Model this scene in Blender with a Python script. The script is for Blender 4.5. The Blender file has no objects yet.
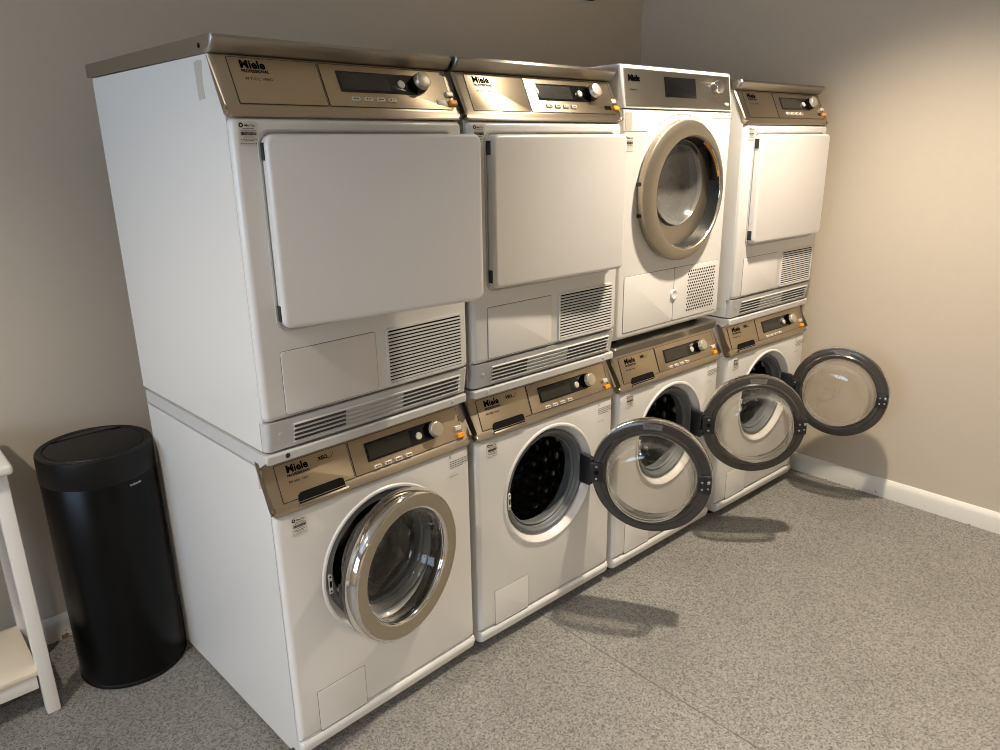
import bpy, bmesh, math, random
from mathutils import Matrix, Vector
random.seed(7)
S = bpy.context.scene
C = S.collection
W = 0.596
pi = math.pi

# ------------------------------------------------------------------ materials
def lin(c):
    return tuple(((v/255.)/12.92 if v/255. <= .04045 else ((v/255.+.055)/1.055)**2.4) for v in c)

def aniso(m, v=.75, tan=(0, 0, 1)):
    nt = m.node_tree; b = nt.nodes['Principled BSDF']
    b.inputs['Anisotropic'].default_value = v
    c = nt.nodes.new('ShaderNodeCombineXYZ')
    for i in range(3): c.inputs[i].default_value = tan[i]
    nt.links.new(c.outputs[0], b.inputs['Tangent'])
    return m

def mat(name, rgb, rough=.5, metal=0., coat=0., spec=.5, brushed=None, speck=0., bump=0., bscale=200., ior=None, coatr=.1):
    m = bpy.data.materials.new(name); m.use_nodes = True
    nt = m.node_tree; N = nt.nodes; L = nt.links
    b = N['Principled BSDF']
    c = lin(rgb)
    b.inputs['Base Color'].default_value = (*c, 1)
    b.inputs['Roughness'].default_value = rough
    b.inputs['Metallic'].default_value = metal
    b.inputs['Coat Weight'].default_value = coat
    b.inputs['Coat Roughness'].default_value = coatr
    b.inputs['Specular IOR Level'].default_value = spec
    if ior: b.inputs['IOR'].default_value = ior
    tc = N.new('ShaderNodeTexCoord')
    if brushed or speck or bump:
        mp = N.new('ShaderNodeMapping'); L.new(tc.outputs['Object'], mp.inputs['Vector'])
        nz = N.new('ShaderNodeTexNoise'); L.new(mp.outputs['Vector'], nz.inputs['Vector'])
        if brushed:
            mp.inputs['Scale'].default_value = brushed
            nz.inputs['Scale'].default_value = 1.0
            nz.inputs['Detail'].default_value = 4
        else:
            nz.inputs['Scale'].default_value = bscale
            nz.inputs['Detail'].default_value = 3
        k = max(speck, .0)
        if k:
            mr = N.new('ShaderNodeMapRange'); L.new(nz.outputs['Fac'], mr.inputs['Value'])
            mr.inputs['From Min'].default_value = .25; mr.inputs['From Max'].default_value = .75
            mr.inputs['To Min'].default_value = 1-k; mr.inputs['To Max'].default_value = 1+k
            mx = N.new('ShaderNodeMix'); mx.data_type = 'RGBA'; mx.blend_type = 'MULTIPLY'
            mx.inputs['Factor'].default_value = 1
            mx.inputs['A'].default_value = (*c, 1)
            L.new(mr.outputs['Result'], mx.inputs['B']); L.new(mx.outputs['Result'], b.inputs['Base Color'])
        if bump:
            bp = N.new('ShaderNodeBump'); bp.inputs['Strength'].default_value = bump
            bp.inputs['Distance'].default_value = .0006
            L.new(nz.outputs['Fac'], bp.inputs['Height']); L.new(bp.outputs['Normal'], b.inputs['Normal'])
    return m

M = {}
M['white'] = mat('white_enamel', (221, 218, 213), .3, coat=.25)
M['white2'] = mat('white_plastic', (222, 220, 216), .38)
M['whitedoor'] = mat('white_door_enamel', (219, 215, 210), .33, coat=.15)
M['strip'] = mat('white_stacking_strip_shaded', (192, 190, 187), .4)  # white part; shade under the dryer is put into the grey colour
M['steel'] = aniso(mat('champagne_brushed_steel', (184, 172, 153), .33, metal=1., brushed=(3, 3, 900), speck=.06, bump=.05))
M['steelplate'] = aniso(mat('golden_brushed_steel', (189, 173, 148), .34, metal=1., brushed=(3, 3, 1100), speck=.05, bump=.05))
M['lid'] = aniso(mat('grey_steel_lid', (166, 160, 150), .36, metal=1., brushed=(2, 600, 600), speck=.05, bump=.05))
M['ring'] = mat('brushed_steel_ring', (186, 177, 160), .4, metal=1., speck=.06, bump=.25, bscale=700)
M['ringd'] = mat('champagne_satin_ring', (178, 169, 153), .42, metal=1., speck=.03, bscale=500)
M['chrome'] = mat('polished_chrome', (225, 222, 216), .07, metal=1.)
M['drum'] = mat('dark_drum_steel', (128, 125, 121), .28, metal=1.)
M['drumdark'] = mat('dark_tub', (38, 37, 36), .45)
M['gasket'] = mat('grey_rubber', (104, 108, 110), .5)
M['frame'] = mat('smoked_grey_plastic', (62, 57, 52), .22, coat=.4)
M['hinge'] = mat('black_hinge_metal', (34, 35, 36), .35)
M['black'] = mat('black_display_gloss', (9, 9, 10), .12)
M['screen'] = mat('dark_olive_screen', (46, 43, 36), .18)
M['dark'] = mat('dark_gap', (9, 9, 9), .8, spec=.2)
M['slot'] = mat('grey_slot', (66, 63, 60), .8)
M['ink'] = mat('black_ink', (7, 7, 7), .8, spec=.0)
M['inkgrey'] = mat('grey_ink', (84, 80, 76), .7)
M['knob'] = mat('satin_champagne_knob', (205, 195, 178), .35, metal=.7)
M['button'] = mat('silver_button', (214, 206, 192), .35, metal=.3)
M['orange'] = mat('orange_button', (240, 150, 20), .35)
M['orangedull'] = mat('amber_indicator', (120, 78, 30), .4)
M['sticker'] = mat('paper_sticker', (214, 208, 198), .6)
M['tape'] = mat('beige_tape_residue', (186, 178, 166), .8, speck=.18, bscale=300)
M['bin'] = mat('black_matt_coated_steel', (6, 6, 6), .30, spec=.2)
M['binlid'] = mat('black_satin_plastic', (10, 10, 10), .45, spec=.3)
M['print'] = mat('light_print', (205, 205, 205), .5)
M['latchmetal'] = mat('bright_latch_metal', (200, 198, 190), .25, metal=1.)
M['label'] = mat('grey_moulded_label', (128, 120, 112), .4)

def paint_mat(name, rgb, scale=60, k=.03, rough=.6):
    return mat(name, rgb, rough, speck=k, bump=.08, bscale=scale)
M['wall'] = paint_mat('taupe_wall_paint', (196, 184, 167), 40, .012)
M['ceiling'] = paint_mat('white_ceiling_paint', (225, 222, 215), 60, .02)

def worn_white(name, rgb, zlim, yl=None, amt=.62):
    """white paint with brown chips near the floor"""
    m = mat(name, rgb, .42)
    nt = m.node_tree; N = nt.nodes; L = nt.links; b = N['Principled BSDF']
    tc = N.new('ShaderNodeTexCoord')
    nz = N.new('ShaderNodeTexNoise'); nz.inputs['Scale'].default_value = 38; nz.inputs['Detail'].default_value = 6
    L.new(tc.outputs['Object'], nz.inputs['Vector'])
    sep = N.new('ShaderNodeSeparateXYZ'); L.new(tc.outputs['Object'], sep.inputs['Vector'])
    mz = N.new('ShaderNodeMapRange'); L.new(sep.outputs['Z'], mz.inputs['Value'])
    mz.inputs['From Min'].default_value = zlim; mz.inputs['From Max'].default_value = 0
    mz.inputs['To Min'].default_value = 0; mz.inputs['To Max'].default_value = .16
    ad = N.new('ShaderNodeMath'); ad.operation = 'ADD'
    L.new(nz.outputs['Fac'], ad.inputs[0]); L.new(mz.outputs['Result'], ad.inputs[1])
    last = ad.outputs[0]
    if yl:
        my = N.new('ShaderNodeMapRange'); L.new(sep.outputs['Y'], my.inputs['Value'])
        my.inputs['From Min'].default_value = yl[0]; my.inputs['From Max'].default_value = yl[1]
        my.inputs['To Min'].default_value = -.08; my.inputs['To Max'].default_value = .03
        a2 = N.new('ShaderNodeMath'); a2.operation = 'ADD'
        L.new(last, a2.inputs[0]); L.new(my.outputs['Result'], a2.inputs[1]); last = a2.outputs[0]
    gt = N.new('ShaderNodeMath'); gt.operation = 'GREATER_THAN'; gt.inputs[1].default_value = amt
    L.new(last, gt.inputs[0])
    mx = N.new('ShaderNodeMix'); mx.data_type = 'RGBA'
    mx.inputs['A'].default_value = (*lin(rgb), 1); mx.inputs['B'].default_value = (*lin((122, 98, 78)), 1)
    L.new(gt.outputs[0], mx.inputs['Factor']); L.new(mx.outputs['Result'], b.inputs['Base Color'])
    return m
M['base'] = worn_white('white_baseboard_paint', (222, 218, 210), .06, (-.5, .1), .745)
M['tablewhite'] = worn_white('white_painted_wood', (228, 222, 212), .045, None, .755)
M['shelf'] = mat('cream_painted_shelf', (222, 208, 186), .45, speck=.02, bscale=30)

def glass_mat(name, base=.05, rim=.75, tint=(.93, .92, .9), rough=.02, haze=0., rimlight=.0):
    m = bpy.data.materials.new(name); m.use_nodes = True
    nt = m.node_tree; N = nt.nodes; L = nt.links
    for n in list(N):
        if n.type != 'OUTPUT_MATERIAL': N.remove(n)
    out = [n for n in N if n.type == 'OUTPUT_MATERIAL'][0]
    tr = N.new('ShaderNodeBsdfTransparent'); tr.inputs['Color'].default_value = (*tint, 1)
    gl = N.new('ShaderNodeBsdfGlossy'); gl.inputs['Roughness'].default_value = rough
    lw = N.new('ShaderNodeLayerWeight'); lw.inputs['Blend'].default_value = .5
    pw = N.new('ShaderNodeMath'); pw.operation = 'POWER'; pw.inputs[1].default_value = 3.2
    L.new(lw.outputs['Facing'], pw.inputs[0])
    ma = N.new('ShaderNodeMath'); ma.operation = 'MULTIPLY_ADD'; ma.inputs[1].default_value = rim; ma.inputs[2].default_value = base
    L.new(pw.outputs[0], ma.inputs[0])
    mx = N.new('ShaderNodeMixShader')
    L.new(ma.outputs[0], mx.inputs['Fac']); L.new(tr.outputs[0], mx.inputs[1]); L.new(gl.outputs[0], mx.inputs[2])
    last = mx.outputs[0]
    if rimlight:  # white mixed in at grazing edges imitates light refracted in the rim
        d2 = N.new('ShaderNodeBsdfTranslucent'); d2.inputs['Color'].default_value = (.9, .88, .84, 1)
        d3 = N.new('ShaderNodeBsdfDiffuse'); d3.inputs['Color'].default_value = (.9, .88, .84, 1)
        m4 = N.new('ShaderNodeMixShader'); m4.inputs['Fac'].default_value = .5
        L.new(d2.outputs[0], m4.inputs[1]); L.new(d3.outputs[0], m4.inputs[2])
        mb = N.new('ShaderNodeMath'); mb.operation = 'MULTIPLY'; mb.inputs[1].default_value = rimlight
        L.new(pw.outputs[0], mb.inputs[0])
        m3 = N.new('ShaderNodeMixShader'); L.new(mb.outputs[0], m3.inputs['Fac'])
        L.new(last, m3.inputs[1]); L.new(m4.outputs[0], m3.inputs[2]); last = m3.outputs[0]
    if haze:
        df = N.new('ShaderNodeBsdfDiffuse'); df.inputs['Color'].default_value = (.62, .6, .56, 1)
        m2 = N.new('ShaderNodeMixShader'); m2.inputs['Fac'].default_value = haze
        L.new(last, m2.inputs[1]); L.new(df.outputs[0], m2.inputs[2]); last = m2.outputs[0]
    L.new(last, out.inputs['Surface'])
    return m
M['hazy'] = glass_mat('hazy_grey_glass', .10, .5, (.9, .89, .87), .12, .16)
M['glass'] = glass_mat('clear_door_glass', rimlight=.6)

def floor_mat():
    m = mat('speckled_grey_vinyl', (140, 134, 126), .5)
    nt = m.node_tree; N = nt.nodes; L = nt.links; b = N['Principled BSDF']
    tc = N.new('ShaderNodeTexCoord')
    vo = N.new('ShaderNodeTexVoronoi'); vo.inputs['Scale'].default_value = 250
    n2 = N.new('ShaderNodeTexNoise'); n2.inputs['Scale'].default_value = 75; n2.inputs['Detail'].default_value = 2
    n3 = N.new('ShaderNodeTexNoise'); n3.inputs['Scale'].default_value = 3.2; n3.inputs['Detail'].default_value = 5
    for n in (vo, n2, n3): L.new(tc.outputs['Object'], n.inputs['Vector'])
    sp = N.new('ShaderNodeSeparateColor'); L.new(vo.outputs['Color'], sp.inputs[0])
    cr = N.new('ShaderNodeValToRGB'); L.new(sp.outputs[0], cr.inputs['Fac'])
    cr.color_ramp.interpolation = 'CONSTANT'
    e = cr.color_ramp.elements
    e[0].position = 0; e[0].color = (*lin((90, 87, 83)), 1)
    e[1].position = .22; e[1].color = (*lin((120, 117, 112)), 1)
    for pos, c in ((.55, (130, 126, 121)), (.80, (142, 138, 132))):
        k = e.new(pos); k.color = (*lin(c), 1)
    def rng(node, lo, hi):
        r = N.new('ShaderNodeMapRange'); L.new(node.outputs['Fac'], r.inputs['Value'])
        r.inputs['From Min'].default_value = .3; r.inputs['From Max'].default_value = .7
        r.inputs['To Min'].default_value = lo; r.inputs['To Max'].default_value = hi
        return r
    last = cr.outputs['Color']
    for nd, lo, hi in ((n2, .92, 1.08), (n3, .93, 1.06)):
        mx = N.new('ShaderNodeMix'); mx.data_type = 'RGBA'; mx.blend_type = 'MULTIPLY'; mx.inputs['Factor'].default_value = 1
        L.new(last, mx.inputs['A']); L.new(rng(nd, lo, hi).outputs['Result'], mx.inputs['B']); last = mx.outputs['Result']
    L.new(last, b.inputs['Base Color'])
    L.new(rng(n3, .42, .58).outputs['Result'], b.inputs['Roughness'])
    return m
M['floor'] = floor_mat()

# ------------------------------------------------------------------ geometry helpers
def rbox(bm, x0, x1, y0, y1, z0, z1, bev=0., seg=2):
    r = bmesh.ops.create_cube(bm, size=1.0)
    vs = r['verts']
    for v in vs:
        v.co = Vector((x0+(v.co.x+.5)*(x1-x0), y0+(v.co.y+.5)*(y1-y0), z0+(v.co.z+.5)*(z1-z0)))
    if bev:
        es = list({e for v in vs for e in v.link_edges})
        bmesh.ops.bevel(bm, geom=es, offset=bev, segments=seg, affect='EDGES', profile=.5)

def prism(bm, prof, x0, x1, endbev=0., ymax=None, seg=3, zmin=None):
    """profile of (y,z) points extruded along x; end edges in front of ymax rounded"""
    a = [bm.verts.new((x0, y, z)) for y, z in prof]
    b = [bm.verts.new((x1, y, z)) for y, z in prof]
    n = len(prof); ends = []
    for i in range(n):
        j = (i+1) % n
        bm.faces.new((a[i], a[j], b[j], b[i]))
    bm.faces.new(list(reversed(a))); bm.faces.new(b)
    bm.edges.ensure_lookup_table()
    if endbev:
        es = []
        for vs in (a, b):
            for i in range(n):
                j = (i+1) % n
                if ymax is None or (vs[i].co.y <= ymax and vs[j].co.y <= ymax):
                    e = bm.edges.get((vs[i], vs[j]))
                    if e: es.append(e)
        if es: bmesh.ops.bevel(bm, geom=es, offset=endbev, segments=seg, affect='EDGES', profile=.5)
    bmesh.ops.recalc_face_normals(bm, faces=bm.faces)

def lathe(bm, prof, cx, cz, cy=0., n=64, sgn=-1, a0=0., a1=2*pi):
    """profile (r, d): revolve about the axis along y; d grows outward (-y when sgn=-1)"""
    full = abs(a1-a0-2*pi) < 1e-6
    m = n if full else n+1
    rings = []
    for r, d in prof:
        if r < 1e-6:
            rings.append([bm.verts.new((cx, cy+sgn*d, cz))])
        else:
            rings.append([bm.verts.new((cx+r*math.cos(a0+(a1-a0)*k/n), cy+sgn*d, cz+r*math.sin(a0+(a1-a0)*k/n))) for k in range(m)])
    for A, B in zip(rings, rings[1:]):
        for k in range(n):
            l = (k+1) % m if full else k+1
            if len(A) == 1 and len(B) == 1: continue
            if len(A) == 1: f = (A[0], B[l], B[k])
            elif len(B) == 1: f = (A[k], A[l], B[0])
            else: f = (A[k], A[l], B[l], B[k])
            try: bm.faces.new(f)
            except ValueError: pass
    return rings

def lathe_z(bm, prof, cx, cy, n=64):
    rings = []
    for r, z in prof:
        if r < 1e-6: rings.append([bm.verts.new((cx, cy, z))])
        else: rings.append([bm.verts.new((cx+r*math.cos(2*pi*k/n), cy+r*math.sin(2*pi*k/n), z)) for k in range(n)])
    for A, B in zip(rings, rings[1:]):
        for k in range(n):
            l = (k+1) % n
            if len(A) == 1 and len(B) == 1: continue
            if len(A) == 1: f = (A[0], B[l], B[k])
            elif len(B) == 1: f = (A[k], A[l], B[0])
            else: f = (A[k], A[l], B[l], B[k])
            bm.faces.new(f)

def rr_pts(x0, x1, z0, z1, r, seg=6):
    pts = []
    for cx, cz, s in ((x1-r, z1-r, 0), (x0+r, z1-r, 1), (x0+r, z0+r, 2), (x1-r, z0+r, 3)):
        for k in range(seg+1):
            a = pi/2*s + pi/2*k/seg
            pts.append((cx+r*math.cos(a), cz+r*math.sin(a)))
    return pts

def poly_plate(bm, pts, yf, yb, bev=0., seg=3):
    """outline in x,z extruded from yf (front, smaller y) to yb; front edge rounded"""
    cxm = sum(p[0] for p in pts)/len(pts); czm = sum(p[1] for p in pts)/len(pts)
    loops = []
    def inset(d):
        # offset every point inwards along the local normal
        out = []; n = len(pts)
        for i, (x, z) in enumerate(pts):
            xa, za = pts[i-1]; xb, zb = pts[(i+1) % n]
            tx, tz = xb-xa, zb-za; l = math.hypot(tx, tz) or 1
            out.append((x - tz/l*d, z + tx/l*d))
        return out
    if bev:
        for k in range(seg+1):
            a = pi/2*k/seg
            loops.append((inset(bev*(1-math.sin(a))), yf+bev*(1-math.cos(a))))
    else:
        loops.append((pts, yf))
    loops.append((pts, yb))
    V = [[bm.verts.new((x, y, z)) for x, z in lp] for lp, y in loops]
    n = len(pts)
    bm.faces.new(V[0])
    for A, B in zip(V, V[1:]):
        for i in range(n):
            j = (i+1) % n
            bm.faces.new((A[i], B[i], B[j], A[j]))
    bm.faces.new(list(reversed(V[-1])))

def rr_plate(bm, x0, x1, z0, z1, r, yf, yb, bev=0., seg=3, cseg=6):
    poly_plate(bm, rr_pts(x0, x1, z0, z1, r, cseg), yf, yb, bev, seg)

def rr_frame(bm, x0, x1, z0, z1, r, w, yf, yb):
    """rounded-rectangle outline strip of width w"""
    o = rr_pts(x0-w, x1+w, z0-w, z1+w, r+w); i = rr_pts(x0, x1, z0, z1, r)
    n = len(o)
    of = [bm.verts.new((x, yf, z)) for x, z in o]; inf = [bm.verts.new((x, yf, z)) for x, z in i]
    ob = [bm.verts.new((x, yb, z)) for x, z in o]; ib = [bm.verts.new((x, yb, z)) for x, z in i]
    for k in range(n):
        l = (k+1) % n
        bm.faces.new((of[k], inf[k], inf[l], of[l])); bm.faces.new((of[k], of[l], ob[l], ob[k]))
        bm.faces.new((inf[k], ib[k], ib[l], inf[l])); bm.faces.new((ob[k], ob[l], ib[l], ib[k]))

def holed_panel(bm, x0, x1, z0, z1, yf, yb, cx, cz, r, dish, bev=.012, n=96, sgn=1):
    """front sheet with rounded outer edges and a round opening; dish = (radius, y) rings inward"""
    angs = [2*pi*k/n for k in range(n)]
    for px, pz in ((x0, z0), (x1, z0), (x1, z1), (x0, z1)):
        angs.append(math.atan2(pz-cz, px-cx) % (2*pi))
    angs = sorted(set(round(a, 6) for a in angs))
    out = []
    for a in angs[:]:
        out.append(a)
    angs = [a for i, a in enumerate(out) if i == 0 or a-out[i-1] > 1e-4]
    def rect(a, d):
        X0, X1, Z0, Z1 = x0+d, x1-d, z0+d, z1-d
        c, s = math.cos(a), math.sin(a); t = 1e9
        if c > 1e-9: t = min(t, (X1-cx)/c)
        if c < -1e-9: t = min(t, (X0-cx)/c)
        if s > 1e-9: t = min(t, (Z1-cz)/s)
        if s < -1e-9: t = min(t, (Z0-cz)/s)
        return cx+c*t, cz+s*t
    loops = [[(*rect(a, 0), yb) for a in angs]]
    for k in range(5):
        q = pi/2*k/4
        d = bev*(1-math.cos(q)); y = yf+bev*(1-math.sin(q))
        loops.append([(*rect(a, d), y) for a in angs])
    for rad, y in dish:
        loops.append([(cx+rad*math.cos(a), cz+rad*math.sin(a), y) for a in angs])
    V = [[bm.verts.new((x, y, z)) for x, z, y in lp] for lp in loops]
    m = len(angs)
    for A, B in zip(V, V[1:]):
        for k in range(m):
            l = (k+1) % m
            bm.faces.new((A[k], A[l], B[l], B[k]))

cache = {}
def mesh(key, fn, smooth=40):
    if key in cache: return cache[key]
    bm = bmesh.new(); fn(bm)
    bmesh.ops.recalc_face_normals(bm, faces=bm.faces)
    me = bpy.data.meshes.new(key); bm.to_mesh(me); bm.free()
    if smooth:
        for p in me.polygons: p.use_smooth = True
        try: me.set_sharp_from_angle(angle=math.radians(smooth))
        except Exception: pass
    cache[key] = me
    return me

def obj(name, me, m, parent=None, loc=(0, 0, 0), rot=(0, 0, 0)):
    k = (me.name, m.name)
    if len(me.materials) == 0: me.materials.append(m)
    elif me.materials[0] != m:
        kk = 'copy', me.name, m.name
        if kk not in cache:
            c = me.copy(); c.materials.clear(); c.materials.append(m); cache[kk] = c
        me = cache[kk]
    o = bpy.data.objects.new(name, me); C.objects.link(o)
    o.location = loc; o.rotation_euler = rot
    if parent: o.parent = parent
    return o

def text_mesh(key, items, bold=.0):
    """items: (string, x, z, size, extra_bold, xscale); flat lettering facing -y"""
    if key in cache: return cache[key]
    bm = bmesh.new()
    for s, x, z, size, bo, xs in items:
        cu = bpy.data.curves.new('t', 'FONT'); cu.body = s; cu.size = size; cu.offset = bo
        cu.resolution_u = 3
        ob = bpy.data.objects.new('t', cu); C.objects.link(ob)
        dg = bpy.context.evaluated_depsgraph_get(); dg.update()
        me = bpy.data.meshes.new_from_object(ob.evaluated_get(dg))
        n0 = len(bm.verts)
        bm.from_mesh(me); bm.verts.ensure_lookup_table()
        for v in bm.verts[n0:]:
            v.co = Vector((x+v.co.x*xs, 0, z+v.co.y))
        C.objects.unlink(ob); bpy.data.objects.remove(ob); bpy.data.curves.remove(cu); bpy.data.meshes.remove(me)
    me = bpy.data.meshes.new(key); bm.to_mesh(me); bm.free()
    cache[key] = me
    return me

def flat(bm, x0, x1, z0, z1, y=0.):
    vs = [bm.verts.new(p) for p in ((x0, y, z0), (x1, y, z0), (x1, y, z1), (x0, y, z1))]
    bm.faces.new(vs)

def thing(name, label, cat, loc=(0, 0, 0), rz=0., group=None):
    o = bpy.data.objects.new(name, None); C.objects.link(o)
    o.empty_display_size = .1
    o.location = loc; o.rotation_euler = (0, 0, rz)
    o['label'] = label; o['category'] = cat
    if group: o['group'] = group
    return o

def struct(name, me, m):
    o = obj(name, me, m); o['kind'] = 'structure'
    return o

# ------------------------------------------------------------------ shared appliance pieces
def sticker(root, x, z, y, w=.042, h=.046):
    st = obj('sticker', mesh('sticker_plate', lambda b: rr_plate(b, 0, .042, -.046, 0, .004, -.0006, .0002), 0), M['sticker'], root, (x, y, z))
    def pr(b):
        lathe(b, [(.0045, 0), (.0022, 0)], .007, -.0075, 0, 20)
        r = random.Random(3); xx = .005
        while xx < .037:
            wd = r.choice((.0006, .001, .0014)); flat(b, xx, xx+wd, -.0265, -.0195); xx += wd+r.choice((.0005, .0008))
        for zz, a, c in ((-.0135, .010, .034), (-.0168, .006, .037), (-.0295, .010, .034), (-.0335, .005, .039), (-.0365, .012, .031)):
            xx = a
            while xx < c:
                wd = r.uniform(.001, .003); flat(b, xx, min(c, xx+wd), zz-.0006, zz+.0006); xx += wd+.0006
        for k in range(7): flat(b, .004+k*.005, .006+k*.005, -.0425, -.0408)
    me = mesh('sticker_print', pr, 0)
    obj('sticker_print', me, M['ink'], st, (0, -.0009, 0))
    t = text_mesh('sticker_name', [('iMerTec', .013, -.0102, .0072, .0001, .95)])
    obj('sticker_lettering', t, M['ink'], st, (0, -.0009, 0))

def control_cluster(root, y0, z0, ang, xb, sd, xs, sk, xk, sb, xbt, so, xo, black_label, key):
    """display, knob and buttons on the slanted face. Local plane: x along, z up the slope, -y outwards"""
    rot = (-ang, 0, 0); loc = (0, y0, z0)
    d = obj('display', mesh(key+'_display', lambda b: rr_plate(b, xs[0], xs[2], sd[0], sd[1], .002, -.0022, .001, .0006)), M['black'], root, loc, rot)
    obj('display_screen', mesh(key+'_screen', lambda b: rr_plate(b, xs[0]+.006, xs[1], sd[0]+.005, sd[1]-.005, .001, -.0026, -.002)), M['screen'], d)
    obj('start_button', mesh(key+'_start', lambda b: lathe(b, [(0, .006), (.0085, .0055), (.0095, .0045), (.0098, 0)], (xs[1]+xk-.022)/2+.001, sk-.004, 0, 28)), M['button'], d)
    k = obj('knob', mesh(key+'_knob', lambda b: lathe(b, [(0, .0255), (.017, .0255), (.0185, .025), (.0195, .0235), (.021, .004), (.021, 0)], xk, sk, 0, 40)), M['knob'], root, loc, rot)
    obj('knob_collar', mesh(key+'_collar', lambda b: lathe(b, [(.0196, .013), (.0216, .012), (.023, .001), (.023, 0)], xk, sk, 0, 40)), M['black'], k)
    for x in xbt:
        bt = obj('program_button', mesh(key+'_pbtn', lambda b: rr_plate(b, -.0105, .0105, -.005, .005, .002, -.0045, .0, .0015)), M['button'], root, (x, y0+math.sin(ang)*sb, z0+math.cos(ang)*sb), rot)
        def mk(b):
            flat(b, -.007, -.003, -.002, .002); flat(b, -.001, .006, -.0012, .0012)
        obj('button_symbol', mesh(key+'_bmark', mk, 0), M['inkgrey'], bt, (0, -.0048, 0))
    def P(x, s): return (x, y0+math.sin(ang)*s, z0+math.cos(ang)*s)
    obj('door_button', mesh('door_btn', lambda b: rr_plate(b, -.0105, .0105, -.0065, .0065, .002, -.006, 0, .0015)), M['button'], root, P(xo-.004, so+.0215), rot)
    obj('power_button', mesh('power_btn', lambda b: rr_plate(b, -.0115, .0115, -.0065, .0065, .002, -.0065, 0, .0015)), M['orange'], root, P(xo, so), rot)
    if black_label:
        obj('indicator_window', mesh('ind_win', lambda b: rr_plate(b, -.014, .014, -.0058, .0058, .001, -.001, 0)), M['black'], root, P(xo-.035, so+.001), rot)

def drum_parts(root, cx, cz, r, y0, y1, key, mesh_r=.0085):
    def dr(b):
        lathe(b, [(.1495, -.076), (.156, -.082), (r*.98, -.09), (r, -.12), (r, -y1), (r*.9, -(y1+.02)), (r*.5, -(y1+.015)), (.05, -(y1-.01)), (0, -(y1-.012))], cx, cz, 0, 64, -1)
        # honeycomb dimples
        rows = 6
        for q in range(rows):
            yy = .15+q*(y1-.17)/(rows-1)
            for k in range(22):
                a = 2*pi*(k+.5*(q % 2))/22
                if abs(((a+.35) % (2*pi/3))-pi/3) < .16: continue
                p = Vector((cx+(r-.002)*math.cos(a), yy, cz+(r-.002)*math.sin(a)))
                mt = Matrix.Translation(p) @ Matrix.Rotation(-a, 4, 'Y') @ Matrix.Diagonal((.5, 1.15, 1.15, 1))
                bmesh.ops.create_icosphere(b, subdivisions=1, radius=.022, matrix=mt)
        for ring, cnt in ((.05, 6), (.10, 12), (.15, 18)):
            for k in range(cnt):
                a = 2*pi*k/cnt
                mt = Matrix.Translation((cx+ring*math.cos(a), y1+.005, cz+ring*math.sin(a))) @ Matrix.Diagonal((1, .5, 1, 1))
                bmesh.ops.create_icosphere(b, subdivisions=1, radius=.016, matrix=mt)
    d = obj('drum', mesh(key+'_drum', dr, 50), M['drum'], root)
    for k in range(3):
        def pd(b, k=k):
            a = pi/3+2*pi/3*k-.35+pi/3*0
            bm2 = bmesh.new()
            prof = [(-.03, 0), (-.012, .055), (0, .062), (.012, .055), (.03, 0)]
            A = [b.verts.new((cx+(r-h)*math.cos(a)-t*math.sin(a), .12, cz+(r-h)*math.sin(a)+t*math.cos(a))) for t, h in prof]
            B = [b.verts.new((cx+(r-h)*math.cos(a)-t*math.sin(a), y1+.005, cz+(r-h)*math.sin(a)+t*math.cos(a))) for t, h in prof]
            for i in range(4): b.faces.new((A[i], A[i+1], B[i+1], B[i]))
            b.faces.new(A); b.faces.new(list(reversed(B)))
            bm2.free()
        obj('drum_lifter', mesh(key+'_lifter%d' % k, pd, 30), M['drum'], d)

CX, CZ = .300, .476      # centre of the washer opening

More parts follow.
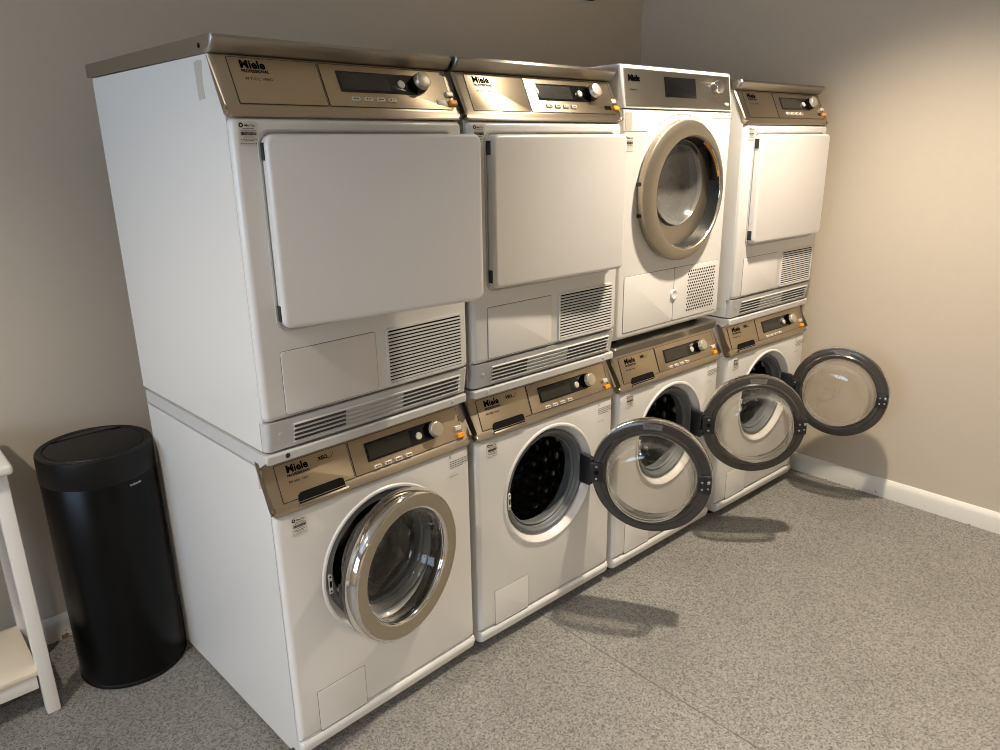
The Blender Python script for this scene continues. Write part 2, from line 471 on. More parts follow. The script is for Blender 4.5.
# ------------------------------------------------------------------ washer door (origin at the hinge edge, closed: disc lies toward -x, outside toward -y)
DR = .1905
def washer_door(root, loc, phi):
    cx = -DR
    d = obj('door', mesh('wd_frame', lambda b: lathe(b, [(.143, .012), (.145, -.004), (.150, -.010), (.160, -.011), (.165, -.006), (.180, -.006), (.1880, -.003), (.1900, .004), (.1878, .016), (.143, .014)], cx, 0, 0, 80)), M['frame'], root, loc, (0, 0, phi))
    obj('chrome_rim', mesh('wd_rim', lambda b: lathe(b, [(.186, .010), (.1910, .012), (.1920, .018), (.1917, .030), (.1893, .040), (.185, .045), (.1827, .0455)], cx, 0, 0, 80)), M['chrome'], d)
    obj('steel_ring', mesh('wd_ring', lambda b: lathe(b, [(.1830, .0456), (.177, .0462), (.165, .0450), (.1505, .0425)], cx, 0, 0, 80)), M['ring'], d)
    obj('inner_lip', mesh('wd_lip', lambda b: lathe(b, [(.1508, .0427), (.147, .0415), (.144, .037), (.1425, .028), (.1425, .012)], cx, 0, 0, 80)), M['chrome'], d)
    obj('glass_bowl', mesh('wd_glass', lambda b: lathe(b, [(.1425, .020), (.141, .006), (.139, -.012), (.137, -.022), (.1335, -.028), (.131, -.04), (.128, -.058), (.122, -.070), (.112, -.078), (.097, -.083), (.06, -.0875), (.001, -.089), (.001, -.083), (.06, -.0815), (.095, -.077), (.109, -.072), (.117, -.064), (.122, -.054), (.125, -.038), (.127, -.022), (.131, -.010), (.135, .006), (.1385, .020)], cx, 0, 0, 80), 60), M['glass'], d)
    # hinge plate, latch plate and moulded label on the inner side
    def hp(b):
        rbox(b, -.043, .004, -.008, .014, -.034, .034, .004)
    h = obj('hinge_plate', mesh('wd_hinge', hp), M['hinge'], d)
    def hs(b):
        for z in (-.021, .021): lathe(b, [(0, -.0160), (.004, -.0155), (.0045, -.0135)], -.020, z, 0, 14)
    obj('hinge_screws', mesh('wd_hscrew', hs), M['latchmetal'], h)
    obj('hinge_bolt', mesh('wd_hbolt', lambda b: lathe(b, [(0, -.0162), (.0075, -.0158), (.008, -.0135)], -.020, 0, 0, 18)), M['dark'], h)
    def lp(b):
        rbox(b, -2*DR+.002, -2*DR+.045, -.004, .013, -.031, .031, .004)
    l = obj('latch_plate', mesh('wd_latch', lp), M['hinge'], d)
    def lh(b):
        for x, z in ((-2*DR+.030, .010), (-2*DR+.012, -.010), (-2*DR+.030, -.014)):
            lathe(b, [(0, -.0155), (.0035, -.0150), (.0042, -.012)], x, z, 0, 14)
        rbox(b, -2*DR+.006, -2*DR+.016, .004, .020, .006, .018, .003)
    obj('latch_hook', mesh('wd_lhook', lh), M['latchmetal'], l)
    def lab(b):
        a0, a1 = pi/2-.17, pi/2+.17
        lathe(b, [(.1850, -.0068), (.1655, -.0068)], cx, 0, 0, 12, -1, a0, a1)
    lb = obj('moulded_label', mesh('wd_label', lab), M['label'], d)
    lb.location = (0, .0010, 0)
    def lt(b):
        r = random.Random(5)
        for q, rad in enumerate((.184, .1805, .177, .1735)):
            a = pi/2-.13
            while a < pi/2+.12:
                w = r.uniform(.01, .03)
                if r.random() < .75: lathe(b, [(rad, -.0068), (rad-.0016, -.0068)], cx, 0, 0, 2, -1, a, a+w)
                a += w+.006
    obj('label_print', mesh('wd_lprint', lt, 0), M['inkgrey'], lb, (0, .0004, 0))
    return d

# ------------------------------------------------------------------ washing machine
def washer(x, y, rz, label, door, steel_top=False):
    t = thing('washing_machine', label, 'washing machine', (x, y, 0), rz, 'washing machines in the bottom row')
    def cab(b):
        prism(b, [(.016, .036), (.016, .702), (.024, .716), (.058, .815), (.70, .815), (.70, .020), (.06, .020), (.045, .036)], 0, W)
        kill = [f for f in b.faces if abs(f.calc_center_median().y-.016) < .0005 and abs(f.normal.y) > .9]
        bmesh.ops.delete(b, geom=kill, context='FACES')
    obj('cabinet', mesh('w_cab', cab, 30), M['white'], t)
    dish = [(.199, 0), (.196, -.0035), (.191, -.004), (.187, 0), (.182, .008), (.176, .020), (.170, .0265), (.160, .028)]
    obj('front_panel', mesh('w_front', lambda b: holed_panel(b, 0.001, W-.001, .0745, .699, 0, .017, CX, CZ, .2, dish, .014), 35), M['white'], t)
    obj('plinth', mesh('w_plinth', lambda b: prism(b, [(.0, .0715), (-.004, .066), (-.004, .057), (.003, .037), (.008, .034), (.03, .034), (.03, .0715)], .001, W-.001, .008, .02), 35), M['white2'], t)
    for fx in (.05, W-.05):
        for fy in (.07, .64):
            obj('foot', mesh('w_foot', lambda b: lathe_z(b, [(0, 0), (.022, 0), (.022, .012), (.012, .014), (.012, .035), (0, .035)], 0, 0, 20)), M['hinge'], t, (fx, fy, 0))
    # top
    if steel_top:
        obj('top_lid', mesh('w_lid', lambda b: prism(b, [(.030, .822), (.022, .846), (.026, .85), (.70, .85), (.70, .812), (.045, .812)], -.002, W+.002, .010, .05), 35), M['lid'], t)
    else:
        s = obj('top_strip', mesh('w_strip', lambda b: prism(b, [(.005, .8275), (.005, .845), (.008, .8485), (.70, .849), (.70, .810), (.043, .810), (.043, .820)], 0, W, .006, .045), 35), M['strip'], t)
        for i, sx in enumerate((.052, W-.052)):
            obj('screw', mesh('w_screw', lambda b: lathe(b, [(0, .0015), (.0045, .0012), (.006, 0)], 0, 0, 0, 18)), M['hinge'] if (i == 0 and rz > .03) else M['strip'], s, (sx, .005, .838))
    # fascia
    f = obj('control_panel', mesh('w_fascia', lambda b: prism(b, [(.004, .7005), (-.004, .703), (-.005, .708), (-.002, .712), (-.002, .720), (.002, .7235), (.0395, .8225), (.062, .8225), (.026, .7235), (.024, .7005)], -.0015, W+.0015, .012, .05), 35), M['steel'], t)
    ang = math.atan2(.0375, .099); y0, z0 = .002, .7235; rot = (-ang, 0, 0); loc = (0, y0, z0)
    dr = obj('detergent_drawer', mesh('w_drawer', lambda b: rr_plate(b, .028, .2195, .004, .0915, .002, -.0014, .001, .0006)), M['steelplate'], t, loc, rot)
    obj('drawer_recess', mesh('w_recess', lambda b: poly_plate(b, [(.188, .0135), (.180, .0165), (.074, .0165), (.066, .0110), (.064, -.0145), (.190, -.0145)], -.0022, .001)), M['dark'], dr)
    obj('recess_lip', mesh('w_reclip', lambda b: prism(b, [(-.004, -.0160), (-.0075, -.0130), (-.0065, -.0085), (-.002, -.0095)], .062, .195, .002), 30), M['steel'], dr)
    def edge(b):
        rr_frame(b, .0285, .219, .0045, .0910, .002, .0012, -.0016, .0005)
        rr_frame(b, .2245, W-.0225, .0045, .0910, .002, .0012, -.0016, .0005)
    obj('panel_joint', mesh('w_edge', edge, 0), M['hinge'], f, (loc[0], loc[1], loc[2]), rot)
    obj('control_plate', mesh('w_plate', lambda b: rr_plate(b, .224, W-.022, .004, .0915, .002, -.0014, .001, .0006)), M['steelplate'], t, loc, rot)
    control_cluster(t, y0-.001, z0, ang, None, (.0275, .0755), (.266, .402, .480), .0525, .480, .0108, (.289, .321, .354, .387), .012, .567, False, 'w')
    lt = text_mesh('w_text', [('Miele', .054, .0675, .0245, .0008, 1.04), ('PROFESSIONAL', .0535, .0575, .0088, .0003, .98),
                              ])
    obj('brand_lettering', lt, M['ink'], dr, (0, -.0018, 0))
    obj('model_lettering', text_mesh('w_text2', [('PW 6065  Vario', .053, .043, .0080, .0001, .95)]), M['ink'], dr, (0, -.0018, 0))
    obj('logo_lettering', text_mesh('w_text3', [('XEO', .138, .0720, .0125, .0006, 1.0)]), M['ink'], dr, (0, -.0018, 0))
    def swoosh(b):
        pts = [(.161+.020*q/8, .0720-.004*math.sin(pi*q/8*.9)+.010*(q/8)**2) for q in range(9)]
        for (xa, za), (xb, zb) in zip(pts, pts[1:]):
            vs = [b.verts.new(v) for v in ((xa, 0, za), (xb, 0, zb), (xb, 0, zb+.0022), (xa, 0, za+.0022))]
            b.faces.new(vs)
    obj('logo_swoosh', mesh('w_swoosh', swoosh, 0), M['inkgrey'], dr, (0, -.0018, 0))
    # front details
    sticker(t, .038, .686, -.0002)
    def txt(b):
        r = random.Random(11)
        for q in range(4):
            xx = .520
            while xx < (.592 if q < 3 else .565):
                wd = r.uniform(.002, .006); flat(b, xx, xx+wd, .668-q*.0062, .6702-q*.0062); xx += wd+.0016
    def sym(b):
        for a, c in (((.518, .681), (.5215, .689)), ((.5215, .689), (.525, .681))):
            vs = [b.verts.new(v) for v in ((a[0], 0, a[1]), (c[0], 0, c[1]), (c[0]+.0012, 0, c[1]), (a[0]+.0012, 0, a[1]))]
            b.faces.new(vs)
        flat(b, .518, .526, .6805, .6815)
    def foot(b):
        r = random.Random(2); xx = .52
        while xx < .548:
            wd = r.uniform(.002, .004); flat(b, xx, xx+wd, .6245, .6258); xx += wd+.0012
    obj('footer_print', mesh('w_foottxt', foot, 0), M['inkgrey'], t, (0, -.0006, 0))
    obj('warning_symbol', mesh('w_sym', sym, 0), M['inkgrey'], t, (0, -.0006, 0))
    obj('warning_print', mesh('w_warn', txt, 0), M['inkgrey'], t, (0, -.0006, 0))
    fl = obj('service_flap', mesh('w_flap', lambda b: rr_plate(b, .0595, .2005, .0765, .1935, .003, -.0012, .001, .0006)), M['white'], t)
    obj('flap_gap', mesh('w_flapgap', lambda b: rr_frame(b, .0597, .2003, .0767, .1933, .003, .0013, -.0004, .0005), 0), M['inkgrey'], fl)
    lk = obj('door_lock', mesh('w_lock', lambda b: rr_plate(b, .1195, .1295, .448, .502, .004, -.0012, .002, .0006)), M['white2'], t)
    def lkh(b):
        flat(b, .1215, .1275, .466, .484)
        for z in (.455, .495): lathe(b, [(.0028, 0), (0, 0)], .1245, z, 0, 12)
    obj('lock_slot', mesh('w_lockh', lkh, 0), M['dark'], lk, (0, -.0018, 0))
    gk = obj('door_gasket', mesh('w_gasket', lambda b: lathe(b, [(.172, -.027), (.171, -.020), (.167, -.016), (.162, -.015), (.158, -.018), (.156, -.026), (.157, -.034), (.152, -.040), (.147, -.037), (.143, -.042), (.144, -.050), (.148, -.058), (.149, -.078)], CX, CZ, 0, 80, -1), 50), M['gasket'], t)
    obj('gasket_dark_ring', mesh('w_gkgap', lambda b: lathe(b, [(.1745, -.0245), (.169, -.0250)], CX, CZ, 0, 80, -1), 0), M['dark'], gk)  # dark ring outlining the gasket
    drum_parts(t, CX, CZ-.0, .225, .1, .42, 'w')
    # hinge on the machine
    hx, hy, hz, phi = door
    def hb(b):
        rbox(b, .449, .467, -.012 if phi < 1 else -.030, .014, -.050, .050, .003)
        for z in (-.032, .032):
            rbox(b, .452, .474, (-.012 if phi < 1 else -.036), .006, z-.012, z+.012, .003)
    obj('hinge_bracket', mesh('w_hb%d' % (phi < 1), hb), M['hinge'], t, (0 if phi > 1 else .004, 0, hz))
    dd = washer_door(t, (hx, hy, hz), phi)
    if phi < 1: dd.scale = (1.03, 1.03, 1.03)
    return t

# ------------------------------------------------------------------ tumble dryer with flat door (root sits at z=.85)
def dryer(x, y, rz, label, door_phi, dents=False):
    t = thing('tumble_dryer', label, 'tumble dryer', (x, y, .85), rz, 'tumble dryers in the top row')
    obj('cabinet', mesh('d_cab', lambda b: prism(b, [(.030, .004), (.030, .072), (.016, .074), (.016, .706), (.024, .722), (.062, .8195), (.725, .8195), (.725, .004)], 0, W), 30), M['white'], t)
    obj('front_panel', mesh('d_front', lambda b: rbox(b, .001, W-.001, 0, .03, .0755, .7015, .013, 4)), M['white'], t)
    lo = obj('lower_panel', mesh('d_low', lambda b: prism(b, [(.001, .0735), (.012, .004), (.05, .004), (.05, .0735)], .002, W-.002, .012, .03), 35), M['strip'], t)
    lang = math.atan2(.011, .0695)
    lrot = (lang, 0, 0)
    for q, (a, c) in enumerate(((.070, .205), (.375, .562))):
        obj('vent_slot', mesh('d_slots%d' % q, lambda b: [flat(b, a, c, .0125+k*.011, .0185+k*.011) for k in range(4)], 0), M['slot'], lo, (0, .0105, .004), lrot)
    def slats(b):
        for q in range(5):
            prism(b, [(-.0006, .0075+q*.011), (-.004, .0095+q*.011), (-.004, .0110+q*.011), (.001, .0128+q*.011)], .066, .566)
    obj('vent_slats', mesh('d_slats', slats, 30), M['strip'], lo, (0, .0112, .004), lrot)
    for sx in (.035, W-.035):
        obj('screw', mesh('d_screw', lambda b: lathe(b, [(0, .0012), (.006, .001), (.0075, 0)], 0, 0, 0, 18)), M['strip'], lo, (sx, .0055, .04), lrot)
    # fascia and lid
    f = obj('control_panel', mesh('d_fascia', lambda b: prism(b, [(.008, .7025), (.003, .7045), (.003, .709), (.006, .712), (.006, .721), (.0085, .725), (.0525, .8185), (.066, .8185), (.028, .723), (.026, .7025)], -.0015, W+.0015, .010, .06), 35), M['steel'], t)
    obj('top_lid', mesh('d_lid', lambda b: prism(b, [(.0535, .8205), (.0440, .8235), (.0280, .845), (.0330, .8520), (.745, .8535), (.75, .848), (.75, .8225)], -.004, W+.004, .010, .06), 35), M['lid'], t)
    ls = obj('lid_screw', mesh('d_lscrew', lambda b: lathe(b, [(0, .001), (.004, .0012), (.0052, .0002), (.0052, 0)], 0, 0, 0, 18)), M['dark'], t, (-.0042, .085, .835), (0, 0, -pi/2))
    ang = math.atan2(.044, .0935); y0, z0 = .0085, .725; rot = (-ang, 0, 0); loc = (0, y0, z0)
    br = obj('brand_plate', mesh('d_plateL', lambda b: rr_plate(b, .030, .2275, .003, .099, .002, -.0014, .001, .0006)), M['steelplate'], t, loc, rot)
    def edge(b):
        rr_frame(b, .0305, .227, .0035, .0985, .002, .0012, -.0016, .0005)
        rr_frame(b, .2325, W-.0185, .0035, .0985, .002, .0012, -.0016, .0005)
    obj('panel_joint', mesh('d_edge', edge, 0), M['hinge'], f, loc, rot)
    obj('control_plate', mesh('d_plateR', lambda b: rr_plate(b, .232, W-.018, .003, .099, .002, -.0014, .001, .0006)), M['steelplate'], t, loc, rot)
    control_cluster(t, y0-.001, z0, ang, None, (.037, .0845), (.270, .405, .480), .0640, .492, .0205, (.301, .334, .367, .399), .020, .581, True, 'd')
    lt = text_mesh('d_text', [('Miele', .053, .077, .0235, .0008, 1.06), ('PROFESSIONAL', .0535, .068, .0088, .0003, .98)])
    obj('brand_lettering', lt, M['ink'], br, (0, -.0018, 0))
    obj('model_lettering', text_mesh('d_text2', [('PT 7135 C  VARIO', .057, .052, .0080, .0001, .92)]), M['ink'], br, (0, -.0018, 0))
    sticker(t, .0135, .6955, -.0002)
    # door opening bead, door
    def bead(b):
        rr_frame(b, .0555, .558, .274, .676, .022, .0045, -.0035, .002)
    obj('door_surround', mesh('d_bead', bead), M['strip'], t)
    obj('door_opening', mesh('d_opening', lambda b: rr_plate(b, .075, .525, .295, .650, .03, -.0012, .001)), M['gasket'], t)
    d = obj('door', mesh('d_door', lambda b: rr_plate(b, .0, .505, -.195, .195, .020, -.026, .0, .010, 5, 8)), M['whitedoor'], t, (.057, -.0045, .4755), (0, 0, -door_phi))
    obj('door_liner', mesh('d_liner', lambda b: rr_plate(b, .005, .500, -.190, .190, .018, -.001, .0035)), M['gasket'], d)
    for z in (-.163, .163):
        obj('hinge', mesh('d_hinge', lambda b: rbox(b, -.0022, .004, -.015, .0035, -.017, .017, .001)), M['hinge'], d, (0, 0, z))
    # filter flap and grille
    fl = obj('filter_flap', mesh('d_flap', lambda b: rr_plate(b, .0515, .2985, .0845, .2270, .006, -.0022, .001, .0012)), M['whitedoor'], t)
    obj('flap_gap', mesh('d_flapgap', lambda b: rr_frame(b, .0517, .2983, .0847, .2268, .006, .0013, -.0006, .0005), 0), M['inkgrey'], fl)
    g = obj('vent_grille', mesh('d_grille', lambda b: [rr_frame(b, .334, .568, .0905, .2225, .004, .006, -.0035, .001)]+[prism(b, [(-.0012, .0915+q*.00865), (-.0042, .0925+q*.00865), (-.0042, .0955+q*.00865), (-.001, .0968+q*.00865)], .334, .568) for q in range(15)], 30), M['white'], t)
    obj('grille_opening', mesh('d_gop', lambda b: rr_plate(b, .333, .569, .0895, .2235, .003, -.0008, .0008), 0), M['dark'], g)
    if dents:
        tp = obj('tape_residue', mesh('d_tape', lambda b: poly_plate(b, [(.126, .808), (.124, .778), (.122, .738), (.092, .740), (.096, .770), (.090, .810), (.108, .812)], -.0004, .0002), 0), M['tape'], t, (0, 0, 0), (0, 0, -pi/2))
        tp.rotation_euler = (0, 0, pi/2); tp.location = (-.0003, 0, 0)
    return t

# ------------------------------------------------------------------ dryer with the round steel door
def round_dryer(x, y, rz, label):
    t = thing('tumble_dryer', label, 'tumble dryer', (x, y, .85), rz, 'tumble dryers in the top row')
    F = .027
    cx, cz = .302, .490
    def cab(b):
        rbox(b, 0, W, .045, .70, .022, .870, .006)
        kill = [f for f in b.faces if abs(f.calc_center_median().y-.045) < .0005 and abs(f.normal.y) > .9]
        bmesh.ops.delete(b, geom=kill, context='FACES')
    obj('cabinet', mesh('r_cab', cab), M['white'], t)
    dish = [(.216, F), (.213, F+.004), (.208, F+.06)]
    obj('front_panel', mesh('r_front', lambda b: holed_panel(b, .0005, W-.0005, .024, .745, F, .046, cx, cz, .2, dish, .012), 35), M['white'], t)
    pt = obj('panel_surround', mesh('r_top', lambda b: prism(b, [(F+.001, .7465), (F, .750), (F+.018, .866), (F+.024, .871), (.12, .871), (.12, .7465)], 0, W, .010, .07), 35), M['white'], t)
    ang = math.atan2(.018, .116); rot = (-ang, 0, 0); loc = (0, F, .750)
    cp = obj('control_panel', mesh('r_plate', lambda b: rr_plate(b, .012, W-.014, .002, .111, .003, -.0015, .001, .0008)), M['lid'], t, loc, rot)
    d = obj('display', mesh('r_disp', lambda b: rr_plate(b, .210, .378, .033, .094, .002, -.003, .001, .0006)), M['black'], t, loc, rot)
    k = obj('knob', mesh('r_knob', lambda b: lathe(b, [(0, .026), (.019, .026), (.0208, .0252), (.0215, .023), (.0225, .003), (.0225, 0)], .491, .071, 0, 40)), M['chrome'], t, loc, rot)
    def ticks(b):
        for q in range(12):
            a = 2*pi*q/12; c = Vector((.491+.036*math.cos(a), 0, .071+.036*math.sin(a)))
            flat(b, c.x-.0022, c.x+.0022, c.z-.0008, c.z+.0008)
    obj('knob_marks', mesh('r_ticks', ticks, 0), M['inkgrey'], cp, (0, -.002, 0))
    obj('start_button', mesh('r_btn', lambda b: rr_plate(b, .549, .567, .014, .024, .003, -.004, 0, .001)), M['button'], t, loc, rot)
    lt = text_mesh('r_text', [('Miele', .030, .076, .0235, .0016, 1.06)])
    obj('brand_lettering', lt, M['ink'], cp, (0, -.0026, 0))
    obj('model_lettering', text_mesh('r_text2', [('Professional', .036, .048, .008, 0, .8)]), M['ink'], cp, (0, -.0019, 0))
    # panel joint running around the door
    def joint(b):
        pts = [(.0, .678), (.12, .679)]
        for q in range(0, 13):
            a = math.radians(138-q*7.2)
            pts.append((cx+.243*math.cos(a), cz+.243*math.sin(a)))
        pts += [(.40, .722), (.596, .724)]
        for (xa, za), (xb, zb) in zip(pts, pts[1:]):
            vs = [b.verts.new(v) for v in ((xa, 0, za), (xb, 0, zb), (xb, 0, zb+.0014), (xa, 0, za+.0014))]
            b.faces.new(vs)
    obj('panel_seam', mesh('r_joint', joint, 0), M['inkgrey'], t, (0, F-.0004, 0))
    obj('sticker', mesh('r_st1', lambda b: rr_plate(b, 0, .030, -.052, 0, .002, -.0006, .0004), 0), M['tape'], t, (.012, F, .735))
    sticker(t, .012, .668, F-.0002)
    # door
    OX, OZ = .030, -.008           # the glazed opening sits off-centre in the ring
    def ring(b):
        n = 96; lo = []
        for q, (ro, y) in enumerate(((.222, .020), (.2265, .016), (.2275, .006), (.2265, -.004), (.222, -.0075))):
            lo.append([(cx+ro*math.cos(2*pi*k/n), F-.022+y, cz+ro*math.sin(2*pi*k/n)) for k in range(n)])
        for ri, y in ((.1905, -.0075), (.1865, -.006), (.1845, -.002)):
            lo.append([(cx+OX+ri*math.cos(2*pi*k/n), F-.022+y, cz+OZ+ri*math.sin(2*pi*k/n)) for k in range(n)])
        V = [[b.verts.new(p) for p in l] for l in lo]
        for A, B in zip(V, V[1:]):
            for k in range(n):
                b.faces.new((A[k], A[(k+1) % n], B[(k+1) % n], B[k]))
    d = obj('door', mesh('r_ring', ring), M['ringd'], t)
    yy = F-.022
    obj('opening_lip', mesh('r_lip', lambda b: lathe(b, [(.1847, .0025), (.1825, .0035), (.1805, .001), (.1805, -.002)], cx+OX, cz+OZ, yy, 96)), M['chrome'], d)
    obj('inner_wall', mesh('r_wall', lambda b: lathe(b, [(.1806, .0), (.178, -.022), (.172, -.040), (.150, -.044)], cx+OX, cz+OZ, yy, 96)), M['hinge'], d)
    def inner(b):
        n = 96; V = []
        for r_, ox, oz, y in ((.1725, OX, OZ, .0395), (.1385, OX-.010, OZ+.026, .044), (.1365, OX-.010, OZ+.026, .052)):
            V.append([b.verts.new((cx+ox+r_*math.cos(2*pi*k/n), yy+y, cz+oz+r_*math.sin(2*pi*k/n))) for k in range(n)])
        for A, B in zip(V, V[1:]):
            for k in range(n): b.faces.new((A[k], A[(k+1) % n], B[(k+1) % n], B[k]))
    obj('inner_ring', mesh('r_inner', inner), M['ringd'], d)
    obj('glass_bowl', mesh('r_glass', lambda b: lathe(b, [(.1365, -.045), (.1355, -.036), (.131, -.034), (.126, -.040), (.116, -.060), (.09, -.075), (.05, -.082), (0, -.084)], cx+OX-.010, cz+OZ+.026, yy, 72), 60), M['hazy'], d)
    obj('door_grip', mesh('r_grip', lambda b: lathe(b, [(.1795, -.004), (.172, -.0045), (.170, -.034)], cx+OX, cz+OZ, yy, 24, -1, math.radians(12), math.radians(62))), M['black'], d)
    obj('amber_trim', mesh('r_amber', lambda b: lathe(b, [(.1808, -.0012), (.1765, -.0020), (.1755, -.006)], cx+OX, cz+OZ, yy, 24, -1, math.radians(16), math.radians(66))), M['orange'], d)
    for a in (172, 197):
        aa = math.radians(a)
        obj('hinge', mesh('r_hinge', lambda b: rbox(b, -.004, .005, -.007, .010, -.006, .006, .0015)), M['hinge'], d, (cx+.226*math.cos(aa), F-.010, cz+.226*math.sin(aa)))
    def bowl(b):
        lathe(b, [(.182, -.048), (.200, -.09), (.24, -.11), (.245, -.13), (.245, -.42), (.2, -.44), (.05, -.43), (0, -.43)], cx, cz, F, 64, -1)
        for q in range(6):
            for k in range(30):
                a = 2*pi*(k+.5*(q % 2))/30
                mt = Matrix.Translation((cx+.243*math.cos(a), F+.16+q*.05, cz+.243*math.sin(a))) @ Matrix.Rotation(-a, 4, 'Y') @ Matrix.Diagonal((.35, 1, 1, 1))
                bmesh.ops.create_icosphere(b, subdivisions=1, radius=.012, matrix=mt)
    obj('drum', mesh('r_drum', bowl, 50), M['drum'], t)
    # lower flap
    fl = obj('filter_flap', mesh('r_flap', lambda b: rr_plate(b, .032, .303, .046, .2315, .006, -.0018, .001, .001)), M['white'], t, (0, F, 0))
    fr = obj('vent_flap', mesh('r_flap2', lambda b: rr_plate(b, .305, .574, .046, .2315, .006, -.0018, .001, .001)), M['white'], t, (0, F, 0))
    obj('flap_gap', mesh('r_fgap', lambda b: [rr_frame(b, .0322, .5738, .0462, .2313, .006, .0013, -.0005, .0005), rbox(b, .3025, .3055, -.0005, .0005, .046, .2315)], 0), M['inkgrey'], fl)
    obj('latch_disc', mesh('r_latch', lambda b: lathe(b, [(0, .0015), (.010, .0045), (.0145, .006), (.0165, .005), (.0175, .0)], .3035, .1395, 0, 36)), M['white2'], fr, (0, -.0015, 0))
    def holes(b):
        for i in range(15):
            for j in range(14):
                xx = .388+i*.0113+(.0056 if j % 2 else 0); zz = .070+j*.0108
                lathe(b, [(.0040, 0), (0, 0)], xx, zz, 0, 6)
    obj('vent_holes', mesh('r_holes', holes, 0), M['dark'], fr, (0, -.0022, 0))
    for fx in (.06, W-.06):
        for fy in (.10, .62):
            obj('foot', mesh('r_foot', lambda b: lathe_z(b, [(0, .0), (.022, .0), (.022, .024), (0, .024)], 0, 0, 20)), M['hinge'], t, (fx, fy, 0))
    return t

# ------------------------------------------------------------------ machines
X2, X3, X4 = .6126, 1.2265, 1.8659
Y2, Y3, Y4 = .0206, .0075, -.0119
T1, T2, T3, T4 = .0463, -.0067, -.0126, -.0270
R = math.radians
w1 = washer(0, 0, T1, 'white washing machine at the left end of the row with its round door almost shut', (.496, .006, .474, R(11)))
w2 = washer(X2, Y2, T2, 'white washing machine with its glass door swung open, second from the bin', (.460, -.028, .480, R(120)))
w3 = washer(X3, Y3, T3, 'white open washing machine with a plain steel top, under the dryer with the round door', (.468, -.028, .478, R(133)), True)
w4 = washer(X4, Y4, T4, 'white open washing machine at the far end beside the beige wall', (.464, -.028, .493, R(103)))
# backs of the top-row machines line up with their washers
tape = obj('tape_residue', mesh('w_tape', lambda b: poly_plate(b, [(.062, .812), (.055, .758), (.030, .764), (.036, .806)], -.0004, .0002), 0), M['tape'], w1, (-.0003, 0, 0), (0, 0, pi/2))
d1 = dryer(.005, 0, T1, 'white tumble dryer at the top row\'s left end, its square door slightly ajar', R(10), True)
d2 = dryer(X2, Y2, T2, 'white square-door tumble dryer standing between the ajar dryer and the round-door dryer', R(2.5))
d3 = round_dryer(X3+.006, Y3, T3, 'white tumble dryer with a big round steel-ringed glass door')
d4 = dryer(X4, Y4, T4, 'white square-door tumble dryer at the far end by the beige wall', R(.3))

# ------------------------------------------------------------------ waste bin
b0 = thing('waste_bin', 'tall round black waste bin on the floor beside the white machines', 'bin', (-.174, .750, 0))
BRD = .1475
obj('bin_body', mesh('bin_body', lambda b: lathe_z(b, [(0, .004), (.140, .004), (.1455, .010), (BRD, .018), (BRD, .632), (.146, .634), (0, .634)], 0, 0, 96)), M['bin'], b0)
obj('base_ring', mesh('bin_base', lambda b: lathe_z(b, [(.10, 0), (.144, 0), (.1482, .003), (.1485, .012), (.1470, .014)], 0, 0, 96)), M['binlid'], b0)
def binlid(b):
    lathe_z(b, [(.1462, .633), (.1484, .636), (.1484, .702), (.1468, .709), (.1420, .7125), (.1300, .7110), (.1280, .7080), (.1255, .7080), (.1235, .7110), (.10, .7140), (.05, .7160), (0, .7165)], 0, 0, 96)
bl = obj('bin_lid', mesh('bin_lid', binlid), M['binlid'], b0)
obj('lid_hinge_line', mesh('bin_crease', lambda b: rbox(b, -.092, .092, .080, .0835, .7080, .7163, .0008)), M['binlid'], bl, (0, 0, 0), (0, 0, 0))
ta = math.atan2(-.93, .36)
bt = text_mesh('bin_text', [('brabantia', -.0165, -.004, .0095, .0001, .95)])
obj('brand_lettering', bt, M['print'], b0, ((BRD+.0008)*math.cos(ta), (BRD+.0008)*math.sin(ta), .620), (0, 0, ta+pi/2))

# ------------------------------------------------------------------ white table
tb = thing('side_table', 'white wooden table with a low shelf left of the black bin', 'table', (-.96, .80, 0))
TX1, TX0, TY0, TY1 = -.398+.96, -.58, .655-.80, .945-.80
obj('tabletop', mesh('t_top', lambda b: rbox(b, TX0-.012, TX1+.012, TY0-.032, TY1+.02, .727, .755, .010, 4)), M['tablewhite'], tb)
for lx in (TX0, TX1-.034):
    for ly in (TY0, TY1-.040):
        obj('leg', mesh('t_leg', lambda b: rbox(b, 0, .034, 0, .040, 0, .728, .004)), M['tablewhite'], tb, (lx, ly, 0))
def apron(b):
    rbox(b, TX0+.038, TX1-.038, TY0+.006, TY0+.024, .65, .728)
    rbox(b, TX0+.038, TX1-.038, TY1-.024, TY1-.006, .65, .728)
    rbox(b, TX1-.026, TX1-.008, TY0+.038, TY1-.038, .65, .728)
    rbox(b, TX0+.008, TX0+.026, TY0+.038, TY1-.038, .65, .728)
obj('apron', mesh('t_apron', apron), M['tablewhite'], tb)
sh = obj('shelf', mesh('t_shelf', lambda b: rbox(b, TX0+.02, TX1-.030, TY0+.005, TY1-.01, .128, .146, .004)), M['shelf'], tb)
obj('shelf_rail', mesh('t_rail', lambda b: rbox(b, TX0+.038, TX1-.038, TY0+.012, TY0+.030, .085, .128, .002)), M['tablewhite'], tb)

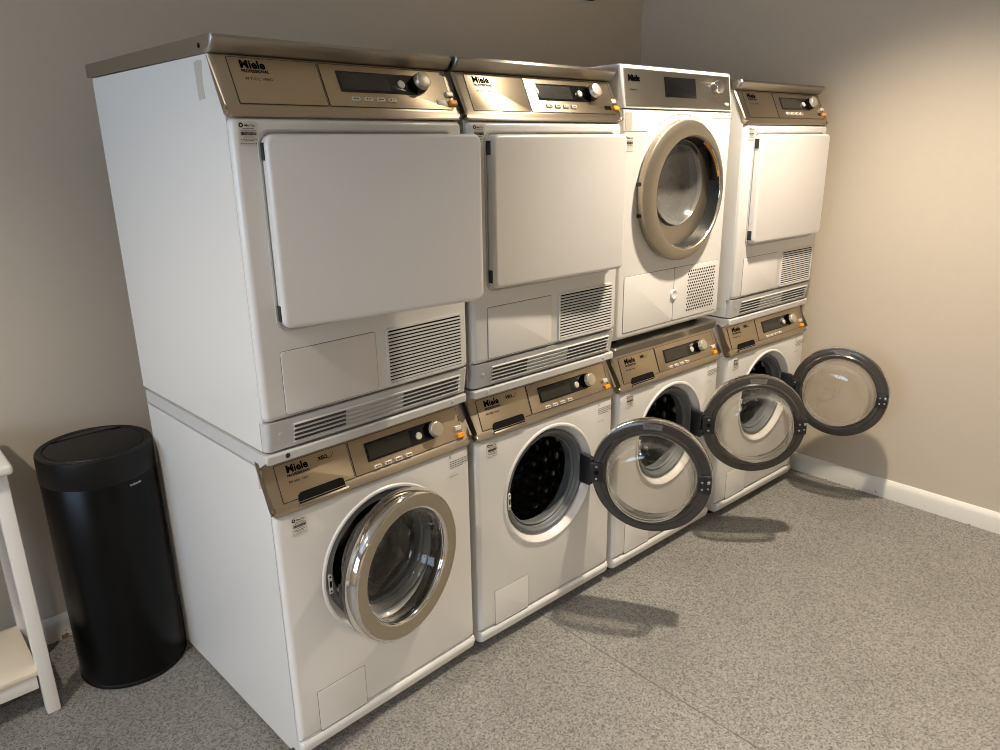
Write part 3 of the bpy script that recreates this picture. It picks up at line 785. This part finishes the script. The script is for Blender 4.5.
# ------------------------------------------------------------------ room
BY, RX = 1.015, 2.585
XL, YF, ZC = -3.2, -4.0, 2.62
struct('floor', mesh('floor_m', lambda b: rbox(b, XL, RX+.1, YF, BY+.1, -.05, 0), 0), M['floor'])
struct('wall_back', mesh('wallb_m', lambda b: rbox(b, XL, RX+.1, BY, BY+.1, 0, ZC), 0), M['wall'])
struct('wall_right', mesh('wallr_m', lambda b: rbox(b, RX, RX+.1, YF, BY, 0, ZC), 0), M['wall'])
WY0, WY1, WZ0, WZ1 = -1.7, .5, .95, 2.2
def wall_l(b):
    rbox(b, XL-.12, XL, YF, WY0, 0, ZC); rbox(b, XL-.12, XL, WY1, BY+.1, 0, ZC)
    rbox(b, XL-.12, XL, WY0, WY1, 0, WZ0); rbox(b, XL-.12, XL, WY0, WY1, WZ1, ZC)
struct('wall_left', mesh('walll_m', wall_l, 0), M['wall'])
struct('wall_front', mesh('wallf_m', lambda b: rbox(b, XL-.12, RX+.1, YF-.1, YF, 0, ZC), 0), M['wall'])
def win(b):
    for y0, y1 in ((WY0, WY0+.05), (WY1-.05, WY1), ((WY0+WY1)/2-.025, (WY0+WY1)/2+.025)): rbox(b, XL-.08, XL-.03, y0, y1, WZ0, WZ1, .004)
    for z0, z1 in ((WZ0, WZ0+.05), (WZ1-.05, WZ1)): rbox(b, XL-.08, XL-.03, WY0, WY1, z0, z1, .004)
struct('window_1', mesh('win_m', win, 0), M['base'])
struct('ceiling', mesh('ceil_m', lambda b: rbox(b, XL, RX+.1, YF, BY+.1, ZC, ZC+.05), 0), M['ceiling'])
def bbp(s0, s1):
    return lambda b: prism(b, [(0, 0), (-.016, 0), (-.016, .058), (-.013, .068), (-.010, .074), (-.004, .082), (0, .083)], s0, s1)
struct('baseboard_back', mesh('bbb_m', bbp(XL, RX-.0161), 30), M['base']).location = (0, BY, 0)
def bbr(b):
    prism(b, [(0, 0), (-.016, 0), (-.016, .058), (-.013, .068), (-.010, .074), (-.004, .082), (0, .083)], -BY, -YF)
    for v in b.verts: v.co = Vector((v.co.y, -v.co.x, v.co.z))
struct('baseboard_right', mesh('bbr_m', bbr, 30), M['base']).location = (RX, 0, 0)
struct('trim_1', mesh('seam_m', lambda b: rbox(b, .8885, .8915, YF, .2, -.002, .0006), 0), mat('dark_floor_joint', (92, 87, 80), .7))
fx = obj('wall_fitting', mesh('fit_m', lambda b: rbox(b, -.028, .028, -.020, 0, -.012, .030, .006)), M['hinge'], None, (2.178, BY, 2.130))
fx['label'] = 'small dark fitting high on the back wall near the corner'; fx['category'] = 'wall fitting'

# ------------------------------------------------------------------ light
def spot(name, loc, power, col, angle=124, blend=.45, size=.045, rot=(0, 0, 0)):
    l = bpy.data.lights.new(name, 'SPOT'); l.energy = power; l.color = col
    l.spot_size = R(angle); l.spot_blend = blend; l.shadow_soft_size = size
    o = bpy.data.objects.new(name, l); C.objects.link(o); o.location = loc; o.rotation_euler = rot
    return o
WARM = (1.0, .87, .70)
spot('downlight_a', (1.66, -.50, 2.56), 255, WARM, 114, 1.0)
spot('downlight_b', (-1.42, -.36, 2.56), 115, (1.0, .90, .78), 124, .7)
spot('fill_spot_c', (1.3, -2.9, 2.56), 210, WARM, 110, .9)  # added fill lamp behind the viewpoint, brightens the machine fronts
spot('fill_spot_d', (-1.2, -2.6, 2.56), 165, (1.0, .93, .85))  # second added lamp, unseen, fills the fronts from the left
wd = bpy.data.worlds.new('world'); S.world = wd; wd.use_nodes = True
bg = wd.node_tree.nodes['Background']
# daylight comes in through the window in the left wall
bg.inputs['Color'].default_value = (.58, .76, 1.0, 1); bg.inputs['Strength'].default_value = 6.2
pl = bpy.data.lights.new('window_portal', 'AREA'); pl.shape = 'RECTANGLE'; pl.size = WY1-WY0; pl.size_y = WZ1-WZ0
pl.cycles.is_portal = True
po = bpy.data.objects.new('window_portal', pl); C.objects.link(po)
po.location = (XL-.02, (WY0+WY1)/2, (WZ0+WZ1)/2); po.rotation_euler = (0, -pi/2, 0)

# ------------------------------------------------------------------ camera
cam = bpy.data.cameras.new('camera'); co = bpy.data.objects.new('camera', cam); C.objects.link(co)
ya, pt_, ro = R(-42.12214), R(-17.30236), R(-.86311)
Fv = Vector((-math.sin(ya)*math.cos(pt_), math.cos(ya)*math.cos(pt_), math.sin(pt_)))
Rv = Vector((math.cos(ya), math.sin(ya), 0)); Uv = Rv.cross(Fv)
R2 = Rv*math.cos(ro)+Uv*math.sin(ro); U2 = Uv*math.cos(ro)-Rv*math.sin(ro)
mw = Matrix((R2, U2, -Fv)).transposed().to_4x4(); mw.translation = (-.61061, -1.43646, 1.49122)
co.matrix_world = mw
cam.sensor_fit = 'HORIZONTAL'; cam.sensor_width = 36; cam.lens = 733.24*36/1000; cam.clip_start = .02
S.camera = co
S.cycles.filter_width = 1.0
vs = S.view_settings
S.display_settings.display_device = 'sRGB'
vs.view_transform = 'Standard'; vs.look = 'None'; vs.gamma = 1; vs.exposure = .17; vs.use_curve_mapping = False
